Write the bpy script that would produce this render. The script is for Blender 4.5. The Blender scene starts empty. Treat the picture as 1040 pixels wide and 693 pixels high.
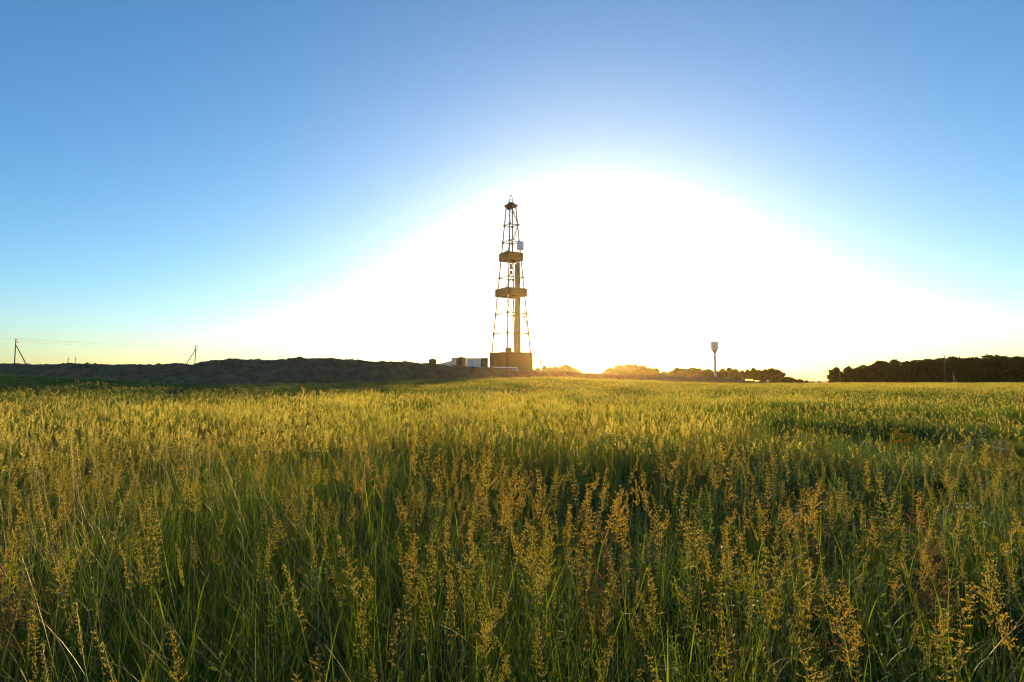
import bpy, math, random
import numpy as np
from mathutils import Vector, Matrix

R = math.radians
random.seed(7)
scene = bpy.context.scene
COL = scene.collection

# ------------------------------------------------------------------ camera
F_PX, CX, CY, HORIZON = 578.0, 520.0, 346.5, 386.0     # 20 mm lens on a 1040 x 693 frame
EYE = 1.55
PITCH = math.atan((HORIZON - CY) / F_PX)
cam_data = bpy.data.cameras.new('camera')
cam_data.sensor_width = 36.0
cam_data.lens = 36.0 * F_PX / 1040.0
cam_data.clip_start = 0.05
cam_data.clip_end = 6000.0
cam = bpy.data.objects.new('camera', cam_data)
COL.objects.link(cam)
cam.location = (0, 0, EYE)
cam.rotation_euler = (math.pi / 2 + PITCH, 0, 0)
scene.camera = cam


def at(px, py, dist):
    """Point at forward distance dist seen at photo pixel (px, py)."""
    u, v = (px - CX) / F_PX, (CY - py) / F_PX
    dy = math.cos(PITCH) - v * math.sin(PITCH)
    dz = math.sin(PITCH) + v * math.cos(PITCH)
    s = dist / dy
    return Vector((u * s, dist, EYE + dz * s))


def smooth(a, b, x):
    t = np.clip((np.asarray(x, float) - a) / (b - a), 0, 1)
    return t * t * (3 - 2 * t)


# ------------------------------------------------------------------ light
SUN_AZ, SUN_EL = math.atan((598 - CX) / F_PX), R(4.4)
SUN = Vector((math.sin(SUN_AZ) * math.cos(SUN_EL), math.cos(SUN_AZ) * math.cos(SUN_EL), math.sin(SUN_EL)))
sl = bpy.data.lights.new('sun', 'SUN')
sl.energy = 5.0
sl.angle = R(0.5)
sl.color = (1.0, 0.67, 0.26)
so = bpy.data.objects.new('sun', sl)
COL.objects.link(so)
so.rotation_euler = SUN.to_track_quat('Z', 'Y').to_euler()
so.location = (60, 300, 90)

world = bpy.data.worlds.new('World')
scene.world = world
world.use_nodes = True
wn, wl = world.node_tree.nodes, world.node_tree.links
wn.clear()
sky = wn.new('ShaderNodeTexSky')
sky.sky_type = 'NISHITA'
sky.sun_disc = False
sky.sun_elevation = SUN_EL
sky.sun_rotation = SUN_AZ
sky.altitude = 100
sky.air_density = 0.85
sky.dust_density = 0.85
sky.ozone_density = 2.7
bg = wn.new('ShaderNodeBackground')
bg.inputs['Strength'].default_value = 0.110
out = wn.new('ShaderNodeOutputWorld')
wb = wn.new('ShaderNodeMixRGB')                          # white balance of the clear evening air
wb.blend_type = 'MULTIPLY'
wb.inputs[0].default_value = 1.0
wb.inputs[2].default_value = (0.91, 0.995, 1.01, 1)
hs = wn.new('ShaderNodeHueSaturation')
hs.inputs['Saturation'].default_value = 1.1
wl.new(sky.outputs[0], wb.inputs[1])
wl.new(wb.outputs[0], hs.inputs['Color'])
wl.new(hs.outputs[0], bg.inputs['Color'])
wl.new(bg.outputs[0], out.inputs['Surface'])

vs = scene.view_settings
vs.view_transform = 'Standard'
vs.look = 'None'
vs.exposure = 1.6
vs.gamma = 1.0
vs.use_curve_mapping = False
cy = scene.cycles
cy.max_bounces = 5
cy.diffuse_bounces = 2
cy.glossy_bounces = 1
cy.transmission_bounces = 3
cy.volume_bounces = 0
cy.transparent_max_bounces = 8
cy.filter_width = 1.1
cy.use_denoising = True
cy.use_adaptive_sampling = True
cy.adaptive_threshold = 0.02
cy.sample_clamp_indirect = 6.0


# ------------------------------------------------------------------ materials
def mat(name, color, rough=0.8, vary=0.25, scale=3.0, metal=0.0, bump=0.0, stretch=(1, 1, 1), second=None):
    m = bpy.data.materials.new(name)
    m.use_nodes = True
    n, l = m.node_tree.nodes, m.node_tree.links
    p = n['Principled BSDF']
    p.inputs['Roughness'].default_value = rough
    p.inputs['Metallic'].default_value = metal
    tc = n.new('ShaderNodeTexCoord')
    mp = n.new('ShaderNodeMapping')
    mp.inputs['Scale'].default_value = stretch
    l.new(tc.outputs['Object'], mp.inputs['Vector'])
    nz = n.new('ShaderNodeTexNoise')
    nz.inputs['Scale'].default_value = scale
    nz.inputs['Detail'].default_value = 6
    nz.inputs['Roughness'].default_value = 0.65
    l.new(mp.outputs[0], nz.inputs['Vector'])
    cr = n.new('ShaderNodeValToRGB')
    a = [c * (1 - vary) for c in color]
    b = list(second) if second else [min(1, c * (1 + vary)) for c in color]
    cr.color_ramp.elements[0].color = (*a, 1)
    cr.color_ramp.elements[1].color = (*b, 1)
    cr.color_ramp.elements[0].position = 0.3
    cr.color_ramp.elements[1].position = 0.7
    l.new(nz.outputs['Fac'], cr.inputs[0])
    l.new(cr.outputs[0], p.inputs['Base Color'])
    if bump:
        bp = n.new('ShaderNodeBump')
        bp.inputs['Strength'].default_value = bump
        bp.inputs['Distance'].default_value = 0.3
        l.new(nz.outputs['Fac'], bp.inputs['Height'])
        l.new(bp.outputs[0], p.inputs['Normal'])
    return m


def leaf_mat(name, c1, c2, trans, tmix=0.5, nscale=0.35, rough=0.55, spec=0.12):
    """Thin leaf: diffuse front, translucent back; tint varies from plant to plant and over the field."""
    m = bpy.data.materials.new(name)
    m.use_nodes = True
    n, l = m.node_tree.nodes, m.node_tree.links
    n.clear()
    o = n.new('ShaderNodeOutputMaterial')
    oi = n.new('ShaderNodeObjectInfo')
    ge = n.new('ShaderNodeNewGeometry')
    nz = n.new('ShaderNodeTexNoise')
    nz.inputs['Scale'].default_value = nscale
    nz.inputs['Detail'].default_value = 3
    l.new(ge.outputs['Position'], nz.inputs['Vector'])
    ad = n.new('ShaderNodeMath'); ad.operation = 'MULTIPLY_ADD'
    l.new(oi.outputs['Random'], ad.inputs[0]); ad.inputs[1].default_value = 0.6
    sb = n.new('ShaderNodeMath'); sb.operation = 'MULTIPLY_ADD'
    l.new(nz.outputs['Fac'], sb.inputs[0]); sb.inputs[1].default_value = 1.6; sb.inputs[2].default_value = -0.6
    l.new(sb.outputs[0], ad.inputs[2])
    mx = n.new('ShaderNodeMixRGB')
    l.new(ad.outputs[0], mx.inputs[0]); ad.use_clamp = True
    mx.inputs[1].default_value = (*c1, 1); mx.inputs[2].default_value = (*c2, 1)
    df = n.new('ShaderNodeBsdfDiffuse')
    l.new(mx.outputs[0], df.inputs['Color'])
    tr = n.new('ShaderNodeBsdfTranslucent')
    tm = n.new('ShaderNodeMixRGB'); tm.blend_type = 'MULTIPLY'; tm.inputs[0].default_value = 1
    l.new(mx.outputs[0], tm.inputs[1]); tm.inputs[2].default_value = (*trans, 1)
    l.new(tm.outputs[0], tr.inputs['Color'])
    ms = n.new('ShaderNodeMixShader'); ms.inputs[0].default_value = tmix
    l.new(df.outputs[0], ms.inputs[1]); l.new(tr.outputs[0], ms.inputs[2])
    last = ms
    if spec:
        gl = n.new('ShaderNodeBsdfGlossy'); gl.inputs['Roughness'].default_value = rough
        gl.inputs['Color'].default_value = (0.5, 0.5, 0.45, 1)
        fr = n.new('ShaderNodeFresnel'); fr.inputs['IOR'].default_value = 1.4
        fm = n.new('ShaderNodeMath'); fm.operation = 'MULTIPLY'; fm.inputs[1].default_value = spec * 4
        l.new(fr.outputs[0], fm.inputs[0])
        m2 = n.new('ShaderNodeMixShader')
        l.new(fm.outputs[0], m2.inputs[0]); l.new(ms.outputs[0], m2.inputs[1]); l.new(gl.outputs[0], m2.inputs[2])
        last = m2
    l.new(last.outputs[0], o.inputs['Surface'])
    return m


M = {
    'blade': leaf_mat('grass_blade', (0.026, 0.062, 0.007), (0.075, 0.105, 0.012), (2.6, 2.5, 0.8), 0.5, spec=0.04),
    'stem': leaf_mat('grass_stem', (0.12, 0.16, 0.03), (0.24, 0.21, 0.05), (1.7, 1.6, 0.8), 0.35, spec=0.05),
    'head': leaf_mat('grass_head', (0.36, 0.36, 0.08), (0.60, 0.47, 0.17), (1.4, 1.4, 0.85), 0.6, spec=0.04),
    'weed': leaf_mat('weed_leaf', (0.028, 0.065, 0.013), (0.06, 0.095, 0.02), (2.2, 2.4, 0.9), 0.45, spec=0.05),
    'dry': leaf_mat('dry_stalk', (0.16, 0.085, 0.05), (0.24, 0.13, 0.07), (1.4, 1.1, 0.9), 0.4, spec=0.0),
    'petal': leaf_mat('flower_petal', (0.72, 0.66, 0.5), (0.8, 0.74, 0.58), (1, 1, 1), 0.4, spec=0),
    'yellow_petal': leaf_mat('yellow_flower', (0.55, 0.42, 0.03), (0.6, 0.5, 0.05), (1.1, 1, 1), 0.4, spec=0),
    'tree_leaf': leaf_mat('tree_leaf', (0.048, 0.062, 0.016), (0.085, 0.09, 0.026), (1.8, 1.8, 0.9), 0.38, nscale=0.25, spec=0.05),
    'bark': mat('bark', (0.10, 0.075, 0.05), 0.9, 0.4, 4, stretch=(1, 1, 0.3)),
    'soil': mat('turned_soil', (0.25, 0.092, 0.027), 0.95, 0.45, 0.7, bump=0.9, second=(0.42, 0.175, 0.055)),
    'ground': mat('field_ground', (0.055, 0.06, 0.02), 0.95, 0.4, 0.35, bump=0.4, second=(0.11, 0.10, 0.04)),
    'steel': mat('derrick_steel', (0.16, 0.11, 0.075), 0.6, 0.3, 0.8, metal=0.3),
    'dark_steel': mat('dark_steel', (0.10, 0.075, 0.055), 0.6, 0.3, 0.8, metal=0.3),
    'plank': mat('brown_planking', (0.09, 0.05, 0.022), 0.8, 0.3, 1.2, stretch=(2, 2, 0.25)),
    'olive': mat('olive_sheet', (0.085, 0.05, 0.02), 0.75, 0.3, 0.6, stretch=(0.5, 0.5, 2.5)),
    'pipe': mat('drill_pipe', (0.30, 0.17, 0.06), 0.55, 0.25, 0.7, metal=0.2),
    'grey_cabin': mat('grey_blue_cabin', (0.62, 0.68, 0.72), 0.5, 0.08, 1.5),
    'white': mat('white_paint', (0.86, 0.78, 0.66), 0.6, 0.07, 0.8, stretch=(1, 1, 0.3)),
    'white_dirty': mat('weathered_white', (0.80, 0.71, 0.57), 0.65, 0.14, 0.9, stretch=(1, 1, 0.3)),
    'blue': mat('blue_paint', (0.10, 0.13, 0.42), 0.45, 0.12, 0.8),
    'glass': mat('dark_glass', (0.05, 0.06, 0.07), 0.12, 0.1, 1),
    'rust': mat('rusty_tank', (0.14, 0.085, 0.035), 0.75, 0.4, 0.9, stretch=(1, 1, 0.4)),
    'concrete': mat('pole_concrete', (0.46, 0.35, 0.24), 0.85, 0.15, 1.2, stretch=(1, 1, 0.3)),
    'wood_pole': mat('weathered_wood', (0.20, 0.15, 0.10), 0.85, 0.25, 2.0, stretch=(1, 1, 0.2)),
    'tower': mat('tower_paint', (0.80, 0.68, 0.55), 0.55, 0.12, 0.5, stretch=(1, 1, 0.3), metal=0.1),
    'tower_rust': mat('tower_rust', (0.36, 0.23, 0.13), 0.65, 0.25, 0.7),
    'porcelain': mat('porcelain', (0.5, 0.46, 0.4), 0.3, 0.05, 2),
    'wire': mat('aluminium_wire', (0.18, 0.16, 0.14), 0.5, 0.1, 1, metal=0.6),
    'rubber': mat('tyre_rubber', (0.03, 0.03, 0.03), 0.9, 0.2, 4),
}


# ------------------------------------------------------------------ mesh building
class MB:
    def __init__(self):
        self.v, self.f, self.m = [], [], []

    def add(self, verts, faces, mi=0):
        b = len(self.v)
        self.v.extend(tuple(x) for x in verts)
        for f in faces:
            self.f.append(tuple(b + i for i in f))
            self.m.append(mi)

    def box(self, c, s, rz=0.0, mi=0, taper=1.0):
        hx, hy, hz = s[0] / 2, s[1] / 2, s[2] / 2
        ca, sa = math.cos(rz), math.sin(rz)
        vs = []
        for z in (-hz, hz):
            k = taper if z > 0 else 1.0
            for x, y in ((-hx, -hy), (hx, -hy), (hx, hy), (-hx, hy)):
                x, y = x * k, y * k
                vs.append((c[0] + x * ca - y * sa, c[1] + x * sa + y * ca, c[2] + z))
        self.add(vs, [(3, 2, 1, 0), (4, 5, 6, 7), (0, 1, 5, 4), (1, 2, 6, 5), (2, 3, 7, 6), (3, 0, 4, 7)], mi)

    def tube(self, pts, radii, n=6, mi=0, cap=True):
        pts = [Vector(p) for p in pts]
        if not hasattr(radii, '__len__'):
            radii = [radii] * len(pts)
        rings = []
        for i, p in enumerate(pts):
            d = (pts[min(i + 1, len(pts) - 1)] - pts[max(i - 1, 0)])
            d = d.normalized() if d.length > 1e-9 else Vector((0, 0, 1))
            a = Vector((1, 0, 0)) if abs(d.x) < 0.8 else Vector((0, 1, 0))
            u = d.cross(a).normalized(); w = d.cross(u)
            rings.append([p + (u * math.cos(2 * math.pi * k / n) + w * math.sin(2 * math.pi * k / n)) * radii[i] for k in range(n)])
        vs = [q for r in rings for q in r]
        fs = []
        for i in range(len(pts) - 1):
            for k in range(n):
                k2 = (k + 1) % n
                fs.append((i * n + k, (i + 1) * n + k, (i + 1) * n + k2, i * n + k2))
        if cap:
            fs.append(tuple(range(n)))
            fs.append(tuple((len(pts) - 1) * n + k for k in reversed(range(n))))
        self.add(vs, fs, mi)

    def lathe(self, prof, c=(0, 0, 0), n=24, mi=0):
        vs, fs = [], []
        for r, z in prof:
            for k in range(n):
                a = 2 * math.pi * k / n
                vs.append((c[0] + r * math.cos(a), c[1] + r * math.sin(a), c[2] + z))
        for i in range(len(prof) - 1):
            for k in range(n):
                k2 = (k + 1) % n
                fs.append((i * n + k, i * n + k2, (i + 1) * n + k2, (i + 1) * n + k))
        fs.append(tuple(reversed(range(n))))
        fs.append(tuple((len(prof) - 1) * n + k for k in range(n)))
        self.add(vs, fs, mi)

    def ribbon(self, pts, widths, side, mi=0):
        vs = []
        for p, w in zip(pts, widths):
            p = Vector(p)
            vs.append(p - side * w / 2); vs.append(p + side * w / 2)
        self.add(vs, [(2 * i, 2 * i + 1, 2 * i + 3, 2 * i + 2) for i in range(len(pts) - 1)], mi)

    def mesh(self, name, mats, smooth_shade=False):
        me = bpy.data.meshes.new(name)
        me.from_pydata(self.v, [], self.f)
        for mm in (mats if isinstance(mats, (list, tuple)) else [mats]):
            me.materials.append(mm)
        me.polygons.foreach_set('material_index', self.m)
        if smooth_shade:
            me.polygons.foreach_set('use_smooth', [True] * len(self.f))
        me.update()
        return me

    def build(self, name, mats, parent=None, smooth_shade=False):
        o = bpy.data.objects.new(name, self.mesh(name, mats, smooth_shade))
        COL.objects.link(o)
        if parent:
            o.parent = parent
        return o


def tag(o, label=None, cat=None, group=None, kind=None):
    if label: o['label'] = label
    if cat: o['category'] = cat
    if group: o['group'] = group
    if kind: o['kind'] = kind
    return o


def empty(name, loc, rz=0.0):
    o = bpy.data.objects.new(name, None)
    COL.objects.link(o)
    o.location = loc
    o.rotation_euler = (0, 0, rz)
    return o


def copy_tree(o, parent=None):
    c = o.copy()
    COL.objects.link(c)
    c.parent = parent
    for ch in list(o.children):
        copy_tree(ch, c)
    return c


# ------------------------------------------------------------------ terrain
def T(px):
    return (px - CX) / F_PX


GX = np.array([T(p) for p in (-400, 0, 100, 150, 220, 300, 400, 480, 560, 620, 700, 780, 850, 1040, 1500)])
GZ = np.array([2.2, 1.8, 1.2, 0.7, 0.35, 0.3, 0.75, 1.05, 1.3, 0.9, 0.3, -0.1, 0.0, 0.1, 0.2])
DX = np.array([T(p) for p in (-600, 0, 300, 400, 560, 700, 830, 1200)])
DD = np.array([112, 100, 96, 104, 128, 165, 195, 230.0])
PX = np.array([T(p) for p in (-600, 480, 560, 640, 700, 820, 1500)])
PZ = np.array([2.0, 2.0, 1.7, 1.3, 0.9, 0.0, 0.0])


def ground_z(x, y):
    x, y = np.asarray(x, float), np.asarray(y, float)
    t = x / np.maximum(y, 20.0)
    z = smooth(25, 92, y) * np.interp(t, GX, GZ)
    d = np.interp(t, DX, DD)
    z = z + smooth(0, 12, y - d) * np.interp(t, PX, PZ)
    z = z * (1 - smooth(420, 800, y))
    return z + 0.05 * np.sin(x * 0.31 + 1) * np.sin(y * 0.23) + 0.035 * np.sin(x * 0.9 + y * 0.7)


xs = np.unique(np.concatenate([np.linspace(-1000, -120, 30), np.linspace(-120, 160, 160), np.linspace(160, 1000, 30)]))
ys = np.unique(np.concatenate([np.linspace(-80, 0, 14), np.linspace(0, 60, 70), np.linspace(60, 300, 140), np.linspace(300, 1100, 40)]))
gx, gy = np.meshgrid(xs, ys)
gz = ground_z(gx, gy)
nx, ny = len(xs), len(ys)
me = bpy.data.meshes.new('ground')
vv = np.stack([gx.ravel(), gy.ravel(), gz.ravel()], 1)
fi = [(j * nx + i, j * nx + i + 1, (j + 1) * nx + i + 1, (j + 1) * nx + i) for j in range(ny - 1) for i in range(nx - 1)]
me.from_pydata(vv.tolist(), [], fi)
me.materials.append(M['ground'])
me.polygons.foreach_set('use_smooth', [True] * len(fi))
ground = bpy.data.objects.new('ground', me)
COL.objects.link(ground)
tag(ground, 'meadow ground under the tall grass, reaching to the horizon', kind='structure')

# bulldozed earth bank along the far side of the meadow
CREST_PX = [-500, -200, 0, 10, 25, 60, 100, 150, 175, 200, 220, 245, 270, 300, 325, 340, 380, 420, 460, 500, 530, 560, 600, 640, 680, 727, 745, 765, 790, 830, 860]
CREST_PY = [369, 370, 371, 369.6, 370.2, 370.2, 370.2, 371, 370.4, 370, 367.2, 365.2, 365.8, 365.0, 363.6, 365, 367.2, 369, 371.3, 374.2, 376.3, 378.0, 380, 381, 382, 382.6, 385.2, 388, 388.6, 389.3, 391]
prng = np.random.default_rng(3)


def vnoise(x, y, seed):
    r = np.random.default_rng(seed).random((64, 64))
    xi, yi = np.floor(x).astype(int), np.floor(y).astype(int)
    fx, fy = x - xi, y - yi
    fx, fy = fx * fx * (3 - 2 * fx), fy * fy * (3 - 2 * fy)
    g = lambda a, b: r[a % 64, b % 64]
    return (g(xi, yi) * (1 - fx) + g(xi + 1, yi) * fx) * (1 - fy) + (g(xi, yi + 1) * (1 - fx) + g(xi + 1, yi + 1) * fx) * fy - 0.5


npx = 1500
pxs = np.linspace(-480, 855, npx)
prof = np.linspace(-1, 1, 40)                # across the bank, near foot to far foot
bx, by, bz = np.zeros((npx, 40)), np.zeros((npx, 40)), np.zeros((npx, 40))
for i, p in enumerate(pxs):
    d = float(np.interp(T(p), DX, DD))
    c = at(p, float(np.interp(p, CREST_PX, CREST_PY)), d)
    for j, q in enumerate(prof):
        gz_c = float(ground_z(c.x, d))
        hgt = max(0.25, c.z - gz_c)
        half = 2.0 + 1.9 * hgt
        y = d + q * half * (1.0 if q < 0 else 1.2)
        x = T(p) * d
        k = 1 - abs(q)
        shape = min(1.0, (k * 1.18)) ** 0.85
        base = float(ground_z(x, y)) - 0.25
        bx[i, j], by[i, j] = x, y
        bz[i, j] = base + (c.z - base) * shape
nzf = 0.7 * vnoise(bx * 0.22, by * 0.22, 1) + 0.6 * vnoise(bx * 0.55, by * 0.55, 2) + 0.55 * vnoise(bx * 1.3, by * 1.3, 5) + 0.35 * vnoise(bx * 2.6, by * 2.6, 6)
bz += nzf * (1 - np.abs(prof))[None, :] ** 0.5 * 0.75 * (1 - 0.45 * (np.abs(prof) < 0.12))[None, :]
nb = 40
me = bpy.data.meshes.new('earth_mound')
vv = np.stack([bx.ravel(), by.ravel(), bz.ravel()], 1)
fi = [(i * nb + j, i * nb + j + 1, (i + 1) * nb + j + 1, (i + 1) * nb + j)[::-1] for i in range(npx - 1) for j in range(nb - 1)]
me.from_pydata(vv.tolist(), [], fi)
me.materials.append(M['soil'])
mound = bpy.data.objects.new('earth_mound', me)
COL.objects.link(mound)
tag(mound, 'long bank of bulldozed dark brown earth along the far edge of the meadow', kind='structure')


# ------------------------------------------------------------------ derrick
DD_ = 176.0
base_pt = at(519, 374, DD_)
pad_z = float(ground_z(base_pt.x, DD_))
derrick = empty('drilling_derrick', (base_pt.x, DD_, pad_z), 0)
tag(derrick, 'tall open lattice oil drilling derrick with two brown boarded platforms', 'derrick')
ROT = R(11)


def dz(py):
    return at(519, py, DD_).z - pad_z


def corner(k, hd, z):
    a = ROT - math.pi / 2 + k * math.pi / 2 - 2 * ROT
    return Vector((math.cos(a) * hd, math.sin(a) * hd, z))


Z0, Z1 = dz(359.2), dz(208.0)
HD0, HD1 = 6.1, 1.45


def hd_at(z):
    return HD0 + (HD1 - HD0) * (z - Z0) / (Z1 - Z0)


# enclosed base
b = MB()
hb = 6.75
ang = math.atan2(corner(1, 1, 0).y - corner(0, 1, 0).y, corner(1, 1, 0).x - corner(0, 1, 0).x)
side = hb * math.sqrt(2)
b.box((0, 0, Z0 / 2), (side, side, Z0), ang)
for k in range(4):
    p, q = corner(k, hb, 0), corner(k + 1, hb, 0)
    d = q - p; L_ = d.length; d.normalize(); a_ = math.atan2(d.y, d.x)
    nrm_ = ((p + q) / 2).normalized()
    nbd = 26
    for i in range(nbd):                          # upright boards and sheets, uneven along the top
        e = p + d * (i + 0.5) * L_ / nbd + nrm_ * random.uniform(0.03, 0.09)
        hh = Z0 + random.choice((-0.55, -0.2, 0.0, 0.0, 0.1, 0.25, 0.6)) * random.random()
        b.box((e.x, e.y, hh / 2), (L_ / nbd - 0.02, 0.08, hh), a_)
    for z in (1.2, 2.8, 4.4, 6.0):
        e = (p + q) / 2 + nrm_ * 0.14
        b.box((e.x, e.y, z), (L_ * 0.97, 0.07, 0.18), a_)
b.build('base_enclosure', M['olive'], derrick)
b = MB()
b.box((0, 0, Z0 + 0.12), (side + 0.5, side + 0.5, 0.22), ang)
for k in range(4):
    p, q = corner(k, hb, Z0 + 1.0), corner(k + 1, hb, Z0 + 1.0)
    b.tube([p, q], 0.05, 5)
    for s in range(6):
        e = p.lerp(q, s / 6)
        b.tube([(e.x, e.y, Z0 + 0.2), (e.x, e.y, Z0 + 1.0)], 0.04, 4)
b.build('drill_floor', M['dark_steel'], derrick)
b = MB()
b.box((-0.8, -1.0, Z0 + 0.9), (1.6, 1.3, 1.4), ang); b.tube([(-1.6, -1.0, Z0 + 1.3), (0.2, -1.2, Z0 + 1.3)], 0.55, 10)
b.build('drawworks', M['dark_steel'], derrick)
# door in the base
b = MB()
n0 = (corner(0, hb, 0) + corner(3, hb, 0)) / 2
b.box((n0.x * 1.006 - 0.8, n0.y * 1.006, 3.6), (1.0, 0.12, 2.1), math.atan2(corner(0, 1, 0).y - corner(3, 1, 0).y, corner(0, 1, 0).x - corner(3, 1, 0).x))
b.build('door', M['rust'], derrick)
# legs
for k in range(4):
    b = MB()
    pts = [corner(k, hd_at(z), z) for z in np.linspace(Z0 + 0.2, Z1, 12)]
    for i, p in enumerate(pts):
        pts[i] = p
    b.tube(pts, np.linspace(0.27, 0.19, 12), 6)
    for py in (339, 319, 282.4, 246.3, 229):
        z = dz(py)
        p = corner(k, hd_at(z), z)
        b.lathe([(0.2, -0.4), (0.40, -0.32), (0.40, 0.32), (0.2, 0.4)], p, 8)
    b.build('leg', M['steel'], derrick)
# girt rings
for py in (339, 319, 282.4, 246.3, 229):
    z = dz(py)
    b = MB()
    for k in range(4):
        p, q = corner(k, hd_at(z), z), corner(k + 1, hd_at(z), z)
        b.tube([p, q], 0.14, 5)
        m_ = (p + q) / 2
        b.lathe([(0.08, -0.2), (0.16, -0.12), (0.16, 0.12), (0.08, 0.2)], m_, 6)
    b.build('girt', M['steel'], derrick)
# diagonal tie rods per bay
bays = [358.5, 339, 319, 300, 282.4, 264, 246.3, 229, 209]
b = MB()
for i in range(len(bays) - 1):
    za, zb = dz(bays[i]), dz(bays[i + 1])
    for k in range(4):
        b.tube([corner(k, hd_at(za), za), corner(k + 1, hd_at(zb), zb)], 0.03, 4)
        b.tube([corner(k + 1, hd_at(za), za), corner(k, hd_at(zb), zb)], 0.03, 4)
b.build('tie_rods', M['steel'], derrick)


def belt(hd, zbot, h):
    """Boarded gallery round the tower: deck with a well in the middle and four boarded walls."""
    b = MB()
    s = hd * math.sqrt(2)
    inner = hd_at(zbot) * math.sqrt(2) * 0.72
    w = (s - inner) / 2
    ca, sa = math.cos(ang), math.sin(ang)
    for ox, oy, sx, sy in ((0, -(inner + w) / 2, s, w), (0, (inner + w) / 2, s, w), (-(inner + w) / 2, 0, w, inner), ((inner + w) / 2, 0, w, inner)):
        b.box((ox * ca - oy * sa, ox * sa + oy * ca, zbot + 0.08), (sx, sy, 0.16), ang)
    deck = b.build('platform_deck', M['plank'], derrick)
    b = MB()
    for k in range(4):
        p, q = corner(k, hd, 0), corner(k + 1, hd, 0)
        d = (q - p); L = d.length; d.normalize()
        nb_ = int(L / 0.28)
        a_ = math.atan2(d.y, d.x)
        for i in range(nb_):
            e = p + d * (i + 0.5) * L / nb_
            j = random.uniform(-0.05, 0.05)
            b.box((e.x, e.y, zbot + 0.2 + h / 2 + j), (L / nb_ - 0.015, 0.06 + random.uniform(0, 0.03), h + j), a_)
        for zz in (0.5, h - 0.3):
            e = (p + q) / 2 * 0.985
            b.box((e.x, e.y, zbot + zz + 0.2), (L * 0.96, 0.08, 0.14), a_)
    b.build('platform_wall', M['plank'], deck)
    for k in range(4):
        b = MB()
        p = corner(k, hd * 0.96, zbot)
        q = corner(k, hd_at(zbot - 2.2), zbot - 2.2)
        b.tube([p, q], 0.06, 5)
        b.build('bracket', M['steel'], deck)


belt(3.85, dz(265.4), 2.25)
belt(5.1, dz(301.6), 2.2)
# crown platform, its rail and the gin pole
b = MB()
zc = dz(209.0)
b.box((0, 0, zc - 0.35), (2.5, 2.5, 0.5), ang, taper=1.25)
b.box((0, 0, zc), (3.3, 3.3, 0.22), ang)
b.box((0, 0, zc + 0.5), (1.5, 1.5, 0.8), ang)
b.box((-0.7, -0.6, zc - 1.0), (1.0, 0.8, 0.9), ang)
cp = b.build('crown_platform', M['dark_steel'], derrick)
b = MB()
for k in range(4):
    p, q = corner(k, 2.3, zc + 1.1), corner(k + 1, 2.3, zc + 1.1)
    b.tube([p, q], 0.035, 4)
    for s in range(3):
        e = p.lerp(q, s / 3)
        b.tube([(e.x, e.y, zc + 0.1), e], 0.03, 4)
b.build('railing', M['steel'], cp)
b = MB()
za = dz(198.6)
for sx, sy in ((-1, -0.3), (1, -0.3), (0.9, 0.5), (-0.9, 0.5)):
    b.tube([(sx * 0.85, sy, zc + 0.1), (sx * 0.25, sy * 0.3, za - 0.2)], 0.07, 5)
b.tube([(-0.32, 0, za - 0.15), (0.32, 0, za - 0.15)], 0.16, 6)
b.tube([(-0.55, -0.2, zc + 1.8), (0.55, -0.2, zc + 1.8)], 0.05, 5)
b.tube([(0, 0, za - 0.2), (0, 0, za + 0.5)], 0.04, 4)
b.build('gin_pole', M['steel'], cp)
# stairs zigzag
flights = [((519.5, 213), (526.5, 229)), ((526.5, 229), (521, 244.5)), ((521, 244.5), (515, 256.5)),
           ((521.5, 280), (514.5, 292)), ((514.5, 306), (520, 317)), ((527.8, 229), (522.5, 245))]
for (x0, y0), (x1, y1) in flights[:5]:
    b = MB()
    k0 = 0.75
    def fp(px, py, off):
        z = dz(py)
        x = at(px, py, DD_).x - base_pt.x
        return Vector((x, -hd_at(z) * k0 + abs(x) * 0.5 + off, z))
    p0, p1 = fp(x0, y0, 0), fp(x1, y1, 0)
    for off in (-0.3, 0.3):
        b.tube([p0 + Vector((0, off, 0)), p1 + Vector((0, off, 0))], 0.11, 5)
        b.tube([p0 + Vector((0, off, 0.9)), p1 + Vector((0, off, 0.9))], 0.03, 4)
    n = 14
    for i in range(1, n):
        e = p0.lerp(p1, i / n)
        b.box(e, (0.3, 0.6, 0.05))
    b.box(p1, (1.3, 0.9, 0.12))
    b.build('stair_flight', M['steel'], derrick)
# racked drill pipe
b = MB()
pxc = at(525.9, 300, DD_).x - base_pt.x
for i in range(5):
    for j in range(4):
        x = pxc - 0.72 + i * 0.36 + random.uniform(-0.03, 0.03)
        y = -0.4 + j * 0.34
        top = dz(267.5) + random.uniform(-0.9, 0.5)
        b.tube([(x, y, Z0 + 0.2), (x + random.uniform(-0.06, 0.06) - 0.12, y, top)], 0.175, 6)
b.build('drill_pipe_stand', M['pipe'], derrick)
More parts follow.
